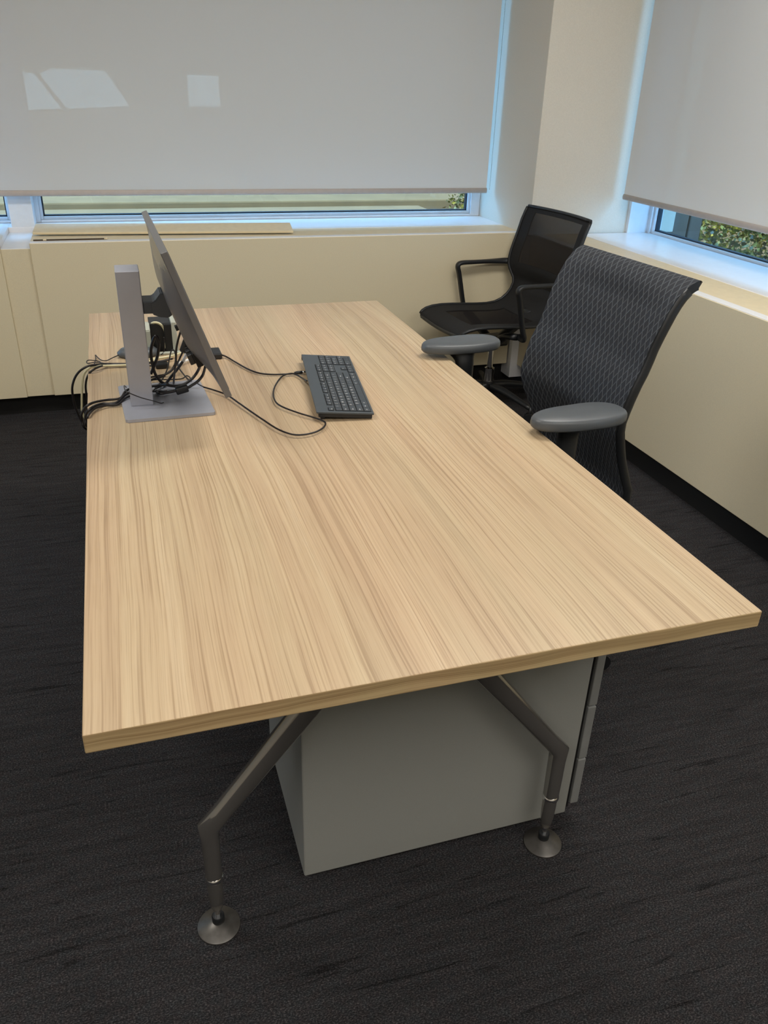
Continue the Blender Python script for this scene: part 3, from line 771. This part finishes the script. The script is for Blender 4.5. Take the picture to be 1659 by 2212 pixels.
# ================================================================== CABLES AND SMALL ELECTRICAL THINGS
CAB = {
    'hubcable': [(0.3512,1.4283,0.762),(0.367,1.4262,0.755),(0.3846,1.371,0.755),(0.4062,1.3087,0.755),(0.4302,1.2677,0.755),(0.4637,1.2486,0.755),(0.4999,1.2445,0.755),(0.5313,1.2455,0.755)],
    'kbcable': [(0.5324,1.15,0.765),(0.5287,1.205,0.757),(0.5189,1.2342,0.757),(0.5055,1.2411,0.757),(0.4852,1.2261,0.757),(0.4639,1.1856,0.757),(0.4442,1.1321,0.757),(0.4325,1.0762,0.757),(0.4316,1.0302,0.757),(0.4438,0.9955,0.757),(0.4685,0.9557,0.757),(0.494,0.9225,0.757),(0.5113,0.8948,0.757),(0.5134,0.8769,0.757),(0.5024,0.8539,0.757),(0.4807,0.8341,0.757),(0.4506,0.825,0.757),(0.4266,0.8334,0.757),(0.4028,0.8692,0.757),(0.3823,0.9282,0.757),(0.3649,0.9829,0.757),(0.3434,1.0538,0.757),(0.3243,1.1144,0.757),(0.2961,1.1585,0.757),(0.2734,1.1883,0.757),(0.2627,1.2159,0.757)],
    'edgeouter': [(0.2196,1.434,0.757),(0.1851,1.4161,0.757),(0.1303,1.4072,0.757),(0.0854,1.4169,0.757),(0.0536,1.4238,0.757),(0.0251,1.3963,0.765),(0.002,1.3894,0.765),(-0.0203,1.39,0.7526),(-0.0356,1.39,0.7335),(-0.0448,1.39,0.7088),(-0.0465,1.39,0.6807),(-0.0444,1.39,0.6545),(-0.0394,1.39,0.6317),(-0.03,1.39,0.6),(-0.006,1.4,0.56)],
    'edgecream': [(0.222,1.4637,0.757),(0.1935,1.4482,0.757),(0.1552,1.4225,0.757),(0.1063,1.4042,0.757),(0.0533,1.4076,0.757),(0.0224,1.3945,0.762),(0.0032,1.395,0.7569),(-0.0101,1.395,0.7439),(-0.0177,1.395,0.7216),(-0.0233,1.395,0.69),(-0.0272,1.395,0.6617),(-0.0292,1.395,0.6382),(-0.02,1.4,0.6),(-0.006,1.41,0.56)],
    'edgeinner': [(0.2073,1.3864,0.757),(0.165,1.3833,0.757),(0.1299,1.3991,0.757),(0.0851,1.4088,0.757),(0.0499,1.4165,0.757),(0.0246,1.3821,0.762),(0.0076,1.374,0.7545),(-0.004,1.38,0.737),(-0.0101,1.38,0.7172),(-0.0117,1.38,0.6969),(-0.0107,1.38,0.6787),(-0.0092,1.38,0.6552),(-0.005,1.39,0.6)],
    'basea': [(0.187,1.237,0.775),(0.16,1.205,0.78),(0.125,1.18,0.775),(0.092,1.168,0.768),(0.0757,1.1478,0.757),(0.046,1.1416,0.757),(0.0213,1.1261,0.76),(0.0051,1.1054,0.762),(-0.0063,1.105,0.7529),(-0.0144,1.105,0.7387),(-0.0156,1.105,0.7226),(-0.0109,1.105,0.7047),(0.002,1.15,0.68),(0.03,1.2,0.66)],
    'baseb': [(0.19,1.15,0.782),(0.165,1.178,0.772),(0.125,1.172,0.768),(0.09,1.15,0.765),(0.0644,1.1149,0.757),(0.0353,1.1184,0.757),(0.0181,1.0985,0.76),(0.0069,1.0796,0.76),(-0.0027,1.08,0.7482),(-0.0054,1.08,0.7359),(-0.0045,1.08,0.7198),(0.004,1.12,0.69),(0.03,1.2,0.67)],
    'basec': [(0.185,1.14,0.768),(0.13,1.166,0.7615),(0.09,1.135,0.762),(0.0694,1.1074,0.757),(0.0435,1.1071,0.757),(0.0209,1.0909,0.758),(0.0096,1.0718,0.757),(0.0023,1.0474,0.7545),(-0.0022,1.07,0.7292),(0.008,1.1,0.7),(0.03,1.16,0.68)],
    'wirea': [(0.0978,1.5077,0.757),(0.0815,1.498,0.757),(0.064,1.4759,0.757),(0.0481,1.454,0.757),(0.035,1.461,0.757),(0.0256,1.4884,0.757),(0.0197,1.5112,0.757),(0.0208,1.4767,0.757),(0.0183,1.4479,0.757),(0.016,1.4238,0.757)],
    'wireb': [(0.0888,1.4121,0.757),(0.0653,1.4213,0.757),(0.0383,1.4271,0.757),(0.0302,1.4495,0.757),(0.0184,1.4604,0.757),(0.0029,1.4679,0.757),(-0.0029,1.4566,0.757),(0.0007,1.4394,0.757),(0.0183,1.4438,0.757),(0.0477,1.4292,0.757)],
    'tie': [(0.092,1.2,0.765),(0.088,1.14,0.79),(0.092,1.07,0.8),(0.12,1.065,0.785),(0.15,1.06,0.775),(0.165,1.07,0.765),(0.172,1.08,0.7625)],
    'D1': [(0.2339,1.05,0.9638),(0.2307,1.05,0.9505),(0.2247,1.05,0.9393),(0.2169,1.05,0.9197),(0.211,1.05,0.8988),(0.2082,1.05,0.8785),(0.2035,1.05,0.8494),(0.2051,1.15,0.7988),(0.205,1.2,0.7655)],
    'D2': [(0.1529,1.18,0.8009),(0.1585,1.18,0.8133),(0.1666,1.18,0.829),(0.174,1.18,0.8492),(0.1783,1.18,0.8706),(0.1776,1.18,0.8853),(0.173,1.18,0.8934),(0.1653,1.18,0.8804),(0.1586,1.18,0.857),(0.1587,1.18,0.8261),(0.1644,1.18,0.7966),(0.1799,1.18,0.7754),(0.2024,1.18,0.7665),(0.226,1.18,0.7683),(0.2484,1.18,0.781),(0.2645,1.18,0.8),(0.2713,1.15,0.8301),(0.2746,1.12,0.8608)],
    'D3': [(0.2754,1.08,0.8449),(0.2708,1.12,0.8096),(0.2576,1.12,0.7944),(0.2438,1.12,0.7861),(0.2336,1.12,0.781),(0.217,1.12,0.7777),(0.2004,1.12,0.7743),(0.1829,1.12,0.7722),(0.1656,1.12,0.7712),(0.16,1.165,0.762)],
    'D4': [(0.2431,1.05,0.9404),(0.2422,1.05,0.9299),(0.2353,1.04,0.9193),(0.2303,1.04,0.908),(0.2203,1.04,0.8872),(0.2116,1.12,0.839),(0.2001,1.2,0.7969),(0.1837,1.26,0.7678)],
    'D5w': [(0.2484,1.15,0.8728),(0.244,1.18,0.8505),(0.2349,1.22,0.8167)],
    'D5': [(0.2349,1.22,0.8167),(0.2209,1.22,0.7986),(0.2046,1.22,0.7806),(0.1868,1.22,0.7605),(0.178,1.2,0.765),(0.16,1.185,0.763)],
    'D6': [(0.2277,1.3697,0.757),(0.2262,1.3699,0.78),(0.2248,1.4004,0.79),(0.2173,1.3977,0.79),(0.2087,1.3612,0.78),(0.1995,1.3147,0.77),(0.1874,1.2676,0.765),(0.1723,1.2124,0.765),(0.1583,1.1589,0.77),(0.1481,1.1342,0.77)],
    'D7': [(0.2288,1.3602,0.765),(0.2312,1.3407,0.757),(0.2368,1.2964,0.757),(0.2436,1.257,0.757),(0.2514,1.2294,0.757)],
    'D8': [(0.1535,1.2882,0.757),(0.1713,1.2956,0.757),(0.1892,1.3031,0.757),(0.2054,1.3057,0.765),(0.2164,1.315,0.775),(0.226,1.3533,0.78)],
    'D9': [(0.1522,1.2662,0.757),(0.175,1.2648,0.757),(0.2033,1.2585,0.757),(0.23,1.26,0.757),(0.2423,1.2799,0.757),(0.2496,1.2707,0.757),(0.2509,1.2479,0.757)],
    'whitearc': [(0.1716,1.56,0.8183),(0.184,1.53,0.8334),(0.1986,1.53,0.8301),(0.2088,1.53,0.8178),(0.2133,1.53,0.7991),(0.2126,1.53,0.7779),(0.2083,1.53,0.7594)],
    'whitepatch': [(0.1598,1.4361,0.759),(0.1932,1.4416,0.759),(0.2241,1.4566,0.759),(0.2485,1.4778,0.759)],
    'whitethick': [(0.2303,1.3832,0.759),(0.2461,1.3964,0.759),(0.2622,1.4098,0.759),(0.2744,1.42,0.759),(0.2911,1.425,0.759)],
    'thin1': [(0.2062,1.5,0.7999),(0.2053,1.5,0.7777),(0.2022,1.5,0.758),(0.1934,1.4869,0.7545)]}
def cable(key_, r, mat, name, label, cat='cable', group=None, n=7):
    pts = catmull(CAB[key_], 7)
    o = tube(name, pts, r, M[mat], None, 8)
    tag(o, label, cat, group); return o
def core(parent, a, b, r, label=None):
    """ferrite core / plug: rounded block between two points, child of its cable"""
    a, b = Vector(a), Vector(b); d = b-a; bm = bmesh.new()
    add_tube(bm, [a, a+d*.06, a+d*.94, b], [r*.8, r, r, r*.8], 16, flat=(1, 1, .6))
    bmesh.ops.recalc_face_normals(bm, faces=bm.faces)
    o = from_bm('ferrite_core', bm, M['black_plastic'], parent, True); autosmooth(o, 40); return o
def along(k, t):
    P = CAB[k]; x = t*(len(P)-1); i = min(int(x), len(P)-2); f = x-i
    return Vector(P[i]).lerp(Vector(P[i+1]), f)

c = cable('hubcable', .0022, 'cable', 'usb_cable', 'thin black cable running from the small black box towards the keyboard')
e = tube('plug', [(.520, 1.2450, .7565), (.526, 1.2452, .7565), (.541, 1.2458, .7565)], [.003, .0045, .0045], M['black_plastic'], c, 8)
tube('plug_shell', [(.541, 1.2458, .7565), (.550, 1.2461, .7565)], .0034, M['chrome'], c, 8)
cable('kbcable', .0021, 'cable', 'keyboard_cable', 'thin black keyboard cable looping on the desk in front of the keyboard')
cable('edgeouter', .0030, 'cable', 'power_cable', 'black cable hanging furthest out over the left desk edge')
cable('edgecream', .0030, 'cable_cream', 'network_cable', 'cream cable hanging over the left desk edge between two black ones')
cable('edgeinner', .0028, 'cable', 'power_cable', 'black cable bending tightly over the left desk edge, innermost of the three behind the stand')
cable('basea', .0030, 'cable', 'power_cable', 'thick black cable behind the stand, farthest of the bundle crossing the near left desk edge')
cable('baseb', .0032, 'cable', 'power_cable', 'thick black cable in the middle of the bundle crossing the near left desk edge')
cable('basec', .0028, 'cable', 'power_cable', 'thick black cable nearest the camera in the bundle over the left desk edge')
cable('wirea', .0014, 'cable', 'thin_wire', 'thin dark wire kinked upward near the left desk edge')
cable('wireb', .0014, 'cable', 'thin_wire', 'thin dark wire folded back on itself at the left desk edge')
cable('tie', .0013, 'cable', 'cable_tie', 'thin black wire tie wrapped around the foot of the silver stand', 'cable tie')
cable('D1', .0024, 'cable', 'display_cable', 'thin dark cable dropping straight from the monitor ports')
cable('D2', .0036, 'cable', 'display_cable', 'thick black cable making a big round loop beside the stand')
c = cable('D3', .0034, 'cable', 'display_cable', 'thick black cable with a ferrite block low above the silver base')
core(c, Vector(CAB['D3'][4]), Vector(CAB['D3'][6])+Vector((.004, 0, 0)), .0095)
c = cable('D4', .0022, 'cable', 'video_cable', 'thin cable with an upright ferrite block just behind the screen')
core(c, Vector(CAB['D4'][2]), Vector(CAB['D4'][4])+Vector((.004, 0, .006)), .0085)
cable('D5w', .0042, 'cable_white', 'connector_sleeve', 'short white sleeve at the top of a thick black cable beside the screen')
cable('D5', .0036, 'cable', 'video_cable', 'thick black cable slanting down from the white sleeve to the stand foot')
cable('D6', .0018, 'cable', 'thin_wire', 'thin dark wire arching up beside the stand among the cables')
cable('D7', .0018, 'cable', 'thin_wire', 'thin dark wire behind the silver base plate, right of the tangle')
cable('D8', .0024, 'cable', 'thin_wire', 'dark wire lying on the desk and rising under the monitor')
cable('D9', .0016, 'cable', 'thin_wire', 'thin dark wire lying flat on the desk behind the base plate')
cable('whitearc', .0034, 'cable_cream', 'network_cable', 'cream cable arching in front of the black power module')
c = cable('whitepatch', .0032, 'cable_cream', 'patch_cable', 'cream cable lying flat in front of the power module')
c = cable('whitethick', .0040, 'cable_white', 'adapter_cable', 'short thick white cable lying on the desk under the monitor')
cable('thin1', .0016, 'cable', 'thin_wire', 'thin dark wire hanging in front of the black power module')
P0 = Vector(CAB['whitethick'][-1])
ob = box('cable_adapter', (P0.x-.004, P0.y-.008, .7505), (P0.x+.026, P0.y+.010, .764), M['black_plastic'], None, .003); tag(ob, 'small black cable adapter on the desk behind the monitor', 'adapter')
# in-line block on the desk
ob = box('inline_adapter', (.172, 1.37, .7505), (.205, 1.395, .764), M['black_plastic'], None, .003); tag(ob, 'black in-line adapter block lying right of the stand', 'adapter')
# hub box right of the monitor
ob = box('usb_hub', (.300, 1.422, .7505), (.354, 1.487, .7665), M['black_plastic'], None, .003); tag(ob, 'small flat black hub box right of the monitor with a cable to the keyboard', 'hub')
# black round puck behind the stand
bm = bmesh.new(); add_lathe(bm, [(0, 0), (.92, 0), (1, .006), (1, .012), (.82, .021), (.4, .026), (0, .027)], (0, 0, 0), 32)
bm.transform(Matrix.Translation((.133, 1.505, .7505)) @ Matrix.Diagonal((.056, .036, 1, 1)))
bmesh.ops.recalc_face_normals(bm, faces=bm.faces)
ob = from_bm('computer_mouse', bm, M['soft_grey'], None, True); tag(ob, 'dark grey rounded mouse half hidden behind the monitor stand', 'mouse')
# desk-top power module
pm = empty('power_module', (.205, 1.56, .75)); tag(pm, 'grey and black desktop power box standing behind the monitor stand', 'power box')
prism('side_plate', [(-.062, .0), (.062, .0), (.062, .012), (.005, .078), (-.04, .086), (-.062, .07)], 'x', -.062, -.034, M['light_grey'], pm, .002)
box('end_plate', (.024, -.052, 0), (.038, .05, .088), M['light_grey'], pm, .002)
box('socket_face', (-.034, -.030, .0), (.024, .05, .080), M['black_plastic'], pm, .002)
box('base_bar', (-.034, -.066, 0), (.105, -.052, .007), M['light_grey'], pm, .002)
box('black_flap', (.004, -.050, .001), (.024, -.030, .082), M['well'], pm, .002)

# ================================================================== CHAIR SPARES
def five_star(parent, mat, z_hub, reach, rot, hub_r=.03, leg_mat=None):
    hub = lathe('base_hub', [(0, z_hub+.03), (hub_r, z_hub+.03), (hub_r+.006, z_hub), (hub_r+.002, z_hub-.03), (0, z_hub-.03)], (0, 0, 0), M[mat], parent, 24)
    for k in range(5):
        a = rot+2*pi*k/5; u = Vector((cos(a), sin(a), 0))
        pts = [u*.02+Vector((0, 0, z_hub+.005)), u*reach*.35+Vector((0, 0, z_hub+.004)), u*reach*.7+Vector((0, 0, z_hub-.012)), u*reach+Vector((0, 0, z_hub-.028))]
        tube('base_leg', catmull(pts, 4), [.024-.010*i/12 for i in range(13)], M[leg_mat or mat], parent, 12, flat=(.75, 1.0, .8), up=(0, 0, 1))
        bm = bmesh.new(); rr = .027
        for s in (-1, 1):
            side = Vector((-sin(a+.7), cos(a+.7), 0))
            c0 = u*reach+side*.013*s
            pts = [c0+side*.009*s*-1+Vector((0, 0, rr)), c0+side*.009*s+Vector((0, 0, rr))]
            add_tube(bm, pts, rr, 20, up=(0, 0, 1))
        bmesh.ops.recalc_face_normals(bm, faces=bm.faces); cs = from_bm('castor', bm, M['black_plastic'], parent, True); autosmooth(cs, 35)
        tube('castor_stem', [u*reach+Vector((0, 0, .03)), u*reach+Vector((0, 0, z_hub-.02))], .008, M['black_plastic'], cs, 10)

# ================================================================== FAR CHAIR: slim mesh chair in the corner
# local frame: +X is the direction the chair faces, +Y its left
def chair_frame(name, x, y, ang):
    """ang: world angle of the facing direction"""
    return empty(name, (x, y, 0), ang)
ch = chair_frame('mesh_chair', 1.82, 2.765, pi+rad(-6)*-1)
tag(ch, 'slim black mesh office chair with thin loop arms in the corner', 'chair')
prof = [(.300, .432, .205), (.292, .448, .212), (.262, .463, .220), (.20, .472, .226), (.11, .470, .230), (0, .462, .233), (-.09, .459, .233), (-.155, .470, .230), (-.200, .502, .224),
        (-.225, .545, .218), (-.230, .583, .224), (-.219, .615, .240), (-.212, .65, .254), (-.221, .70, .261), (-.236, .75, .262), (-.253, .80, .262), (-.270, .86, .262), (-.291, .912, .260), (-.296, .922, .255)]
def prof_rows(prof, n_sub, nc, curve):
    P = catmull([Vector((d, z, w)) for d, z, w in prof], n_sub)
    rows = []
    for i, p in enumerate(P):
        r = []
        for j in range(nc):
            u = -1+2*j/(nc-1)
            off = curve(p, u, i/len(P))
            r.append(Vector((p.x, u*p.z, p.y))+off)
        rows.append(r)
    return rows, P
def curv1(p, u, s):
    if p.y > .56: return Vector((-.030*(1-u*u), 0, 0))          # back hollow
    return Vector((0, 0, -.012*(1-u*u)))
rows, P = prof_rows(prof, 3, 25, curv1)
isplit = next(i for i, p in enumerate(P) if p.x < -.2 and p.y > .545)
def mk(part, i0, i1, mf):
    sub = rows[i0:i1+1]
    return sheet(part, sub, .007, [M['black_fabric'], M['open_mesh'] if part == 'backrest' else M['seat_mesh']], ch, matf=mf, flip=True)
def mf_back(i, j):
    z = rows[isplit+i][0].z
    return 1 if .655 < z < .885 and 2 < j < 21 else 0
def mf_seat(i, j):
    p = rows[i][0]; return 1 if -.12 < p.x < .22 and 4 < j < 19 else 0
mk('seat', 0, isplit, mf_seat); mk('backrest', isplit, len(rows)-1, mf_back)
# stiff rim tubes along both sides
for s in (0, -1):
    tube('side_rim', [r[s] + Vector((0, 0, 0)) for r in rows[2:-1:2]], .0075, M['black_plastic'], ch, 8)
tube('front_rim', [rows[1][j]+Vector((.0, 0, -.004)) for j in range(1, 24, 2)], .008, M['black_plastic'], ch, 8)
tube('top_rim', [rows[-1][j] for j in range(0, 25, 2)], .0075, M['black_plastic'], ch, 8)
for s in (1, -1):
    a = s*.285
    pts = [(.004, s*.235, .418), (.006, a-.012*s, .418), (.008, a, .428), (.022, a, .47), (.052, a, .60), (.063, a, .636), (.058, a, .652), (.035, a, .658), (-.02, a, .658), (-.14, a, .657), (-.215, a-.012*s, .657), (-.232, a-.035*s, .655)]
    tube('armrest', catmull(pts, 4), .0135, M['black_plastic'], ch, 12, flat=(.75, 1.15, .7), up=(1, 0, .25))
# seat supports, mechanism, column
for s in (1, -1):
    tube('seat_bracket', catmull([(.015, s*.235, .418), (.02, s*.15, .40), (.0, s*.05, .345), (-.02, 0, .335)], 4), .019, M['black_plastic'], ch, 10, flat=(.8, 1.3, .8), up=(0, 0, 1))
tube('back_bracket', catmull([(-.19, 0, .475), (-.15, 0, .42), (-.06, 0, .36), (0, 0, .345)], 4), .02, M['black_plastic'], ch, 10, flat=(.7, 1.8, .8), up=(0, 0, 1))
box('tilt_mechanism', (-.07, -.045, .315), (.12, .045, .365), M['black_plastic'], ch, .012)
lathe('gas_column', [(0, .10), (.025, .10), (.025, .20), (.0145, .205), (.0145, .33), (0, .33)], (0, 0, 0), M['chrome'], ch, 24)
five_star(ch, 'black_plastic', .105, .30, .55)

# ================================================================== NEAR CHAIR: tall knit back
ch = chair_frame('office_chair', 1.052, 1.03, pi+rad(4.3))
tag(ch, 'large charcoal office chair with a tall ribbed knit back and padded arms', 'chair')
prof2 = [(-.240, .43, .205), (-.243, .50, .215), (-.224, .55, .214), (-.203, .60, .216), (-.182, .65, .226), (-.168, .70, .231), (-.173, .74, .232), (-.190, .80, .233), (-.212, .85, .231), (-.227, .90, .230), (-.244, .95, .233),
         (-.262, .99, .233), (-.280, 1.02, .234), (-.300, 1.040, .236), (-.318, 1.052, .238), (-.332, 1.056, .238), (-.341, 1.052, .236)]
def curv2(p, u, s):
    k = 1 if p.y < .98 else max(0, 1-(p.y-.98)/.07)
    return Vector((-.022*(1-u*u)*k*1.0, 0, 0))
rows2, P2 = prof_rows(prof2, 5, 41, curv2)
# curved (lumbar-hugging) rows with an arc-length UV for the knit
V_ = [0]
for i in range(1, len(rows2)): V_.append(V_[-1]+(rows2[i][20]-rows2[i-1][20]).length)
sheet('backrest', rows2, lambda i, j: .022 if j in (0, 40) else .026, [M['knit'], M['knit'], M['black_plastic']], ch,
      matf=lambda i, j: 0, uvf=lambda i, j: ((j-20)/20*.235+1, V_[i]+1), flip=True)
# shell rim around the knit
for s in (0, -1):
    tube('back_rim', [r[s]+Vector((-.016, 0, -.002)) for r in rows2[:66:3]], .012, M['black_plastic'], ch, 10, flat=(1.1, .55))
# spine down to the mechanism
tube('back_spine', catmull([(-.27, 0, .62), (-.29, 0, .50), (-.25, 0, .42), (-.12, 0, .39), (-.02, 0, .38)], 5), .03, M['black_plastic'], ch, 12, flat=(.6, 1.6, .8), up=(1, 0, .3))
# seat cushion
bm = bmesh.new(); N = 48; prev = None; rings = []
for (s_, z_) in ((.90, .425), (.985, .432), (1.0, .450), (.985, .468), (.93, .480), (.7, .486), (.4, .483)):
    ring = []
    for k in range(N):
        a = 2*pi*k/N; ca, sa = cos(a), sin(a); e = .55
        x = math.copysign(abs(ca)**e, ca)*.235*s_+.02; y = math.copysign(abs(sa)**e, sa)*.235*s_
        zz = z_-(.02*max(0, (x-.12)/.13)**2)
        ring.append(bm.verts.new((x, y, zz)))
    rings.append(ring)
for i in range(len(rings)-1):
    for k in range(N): bm.faces.new((rings[i][k], rings[i][(k+1) % N], rings[i+1][(k+1) % N], rings[i+1][k]))
bm.faces.new(rings[0][::-1]); bm.faces.new(rings[-1]); bmesh.ops.recalc_face_normals(bm, faces=bm.faces)
from_bm('seat', bm, M['seat_fabric'], ch, True)
box('seat_pan', (-.19, -.20, .405), (.20, .20, .428), M['black_plastic'], ch, .01)
# arms
for s in (1, -1):
    cy = s*.301
    bm = bmesh.new(); rings = []; N = 48
    for (k_, z_) in ((.80, .765), (.93, .766), (.99, .770), (1.0, .776), (.98, .784), (.93, .7885), (.84, .7915), (.5, .7925)):
        ring = []
        for k in range(N):
            a = 2*pi*k/N; ca, sa = cos(a), sin(a)
            x = math.copysign(abs(ca)**.86, ca)*.123; y = math.copysign(abs(sa)**.86, sa)*.056
            inset = (1-k_)*.06
            q = Vector((x, y, 0)); q = q*(1-inset/max(q.length, .02)) if k_ < 1 else q
            if k_ == .5: q = Vector((x*.4, y*.3, 0))
            ring.append(bm.verts.new((q.x, cy+q.y*(1-.12*(q.x/.123)), z_)))
        rings.append(ring)
    for i in range(len(rings)-1):
        for k in range(N): bm.faces.new((rings[i][k], rings[i][(k+1) % N], rings[i+1][(k+1) % N], rings[i+1][k]))
    bm.faces.new(rings[0][::-1]); bm.faces.new(rings[-1]); bmesh.ops.recalc_face_normals(bm, faces=bm.faces)
    pad = from_bm('arm_pad', bm, M['soft_grey'], ch, True)
    py_ = s*.270
    bm = bmesh.new()
    add_tube(bm, catmull([(0, py_+s*.016, .7615), (0, py_+s*.008, .750), (0, py_, .728), (0, py_, .68), (0, py_, .60), (0, py_, .50), (0, py_-s*.012, .43), (0, py_-s*.06, .405), (0, py_-s*.14, .40)], 4),
             [.034, .033, .032, .030, .028, .026, .0245, .024, .0235, .023, .023, .023, .023, .023, .023, .023, .023, .023, .023, .023, .023, .023, .023, .023, .023, .023, .023, .023, .023, .023, .023, .023, .023],
             16, flat=(1.15, .72, .75), up=(1, 0, 0))
    bmesh.ops.recalc_face_normals(bm, faces=bm.faces); post = from_bm('arm_post', bm, M['black_plastic'], ch, True)
    box('slide_plate', (-.045, cy-.022, .761), (.045, cy+.022, .7655), M['silver'], pad, .001)
box('tilt_mechanism', (-.12, -.07, .345), (.12, .07, .405), M['black_plastic'], ch, .015)
lathe('gas_column', [(0, .09), (.027, .09), (.027, .22), (.015, .225), (.015, .35), (0, .35)], (0, 0, 0), M['black_plastic'], ch, 24)
five_star(ch, 'black_plastic', .10, .355, rad(-52-184.3))
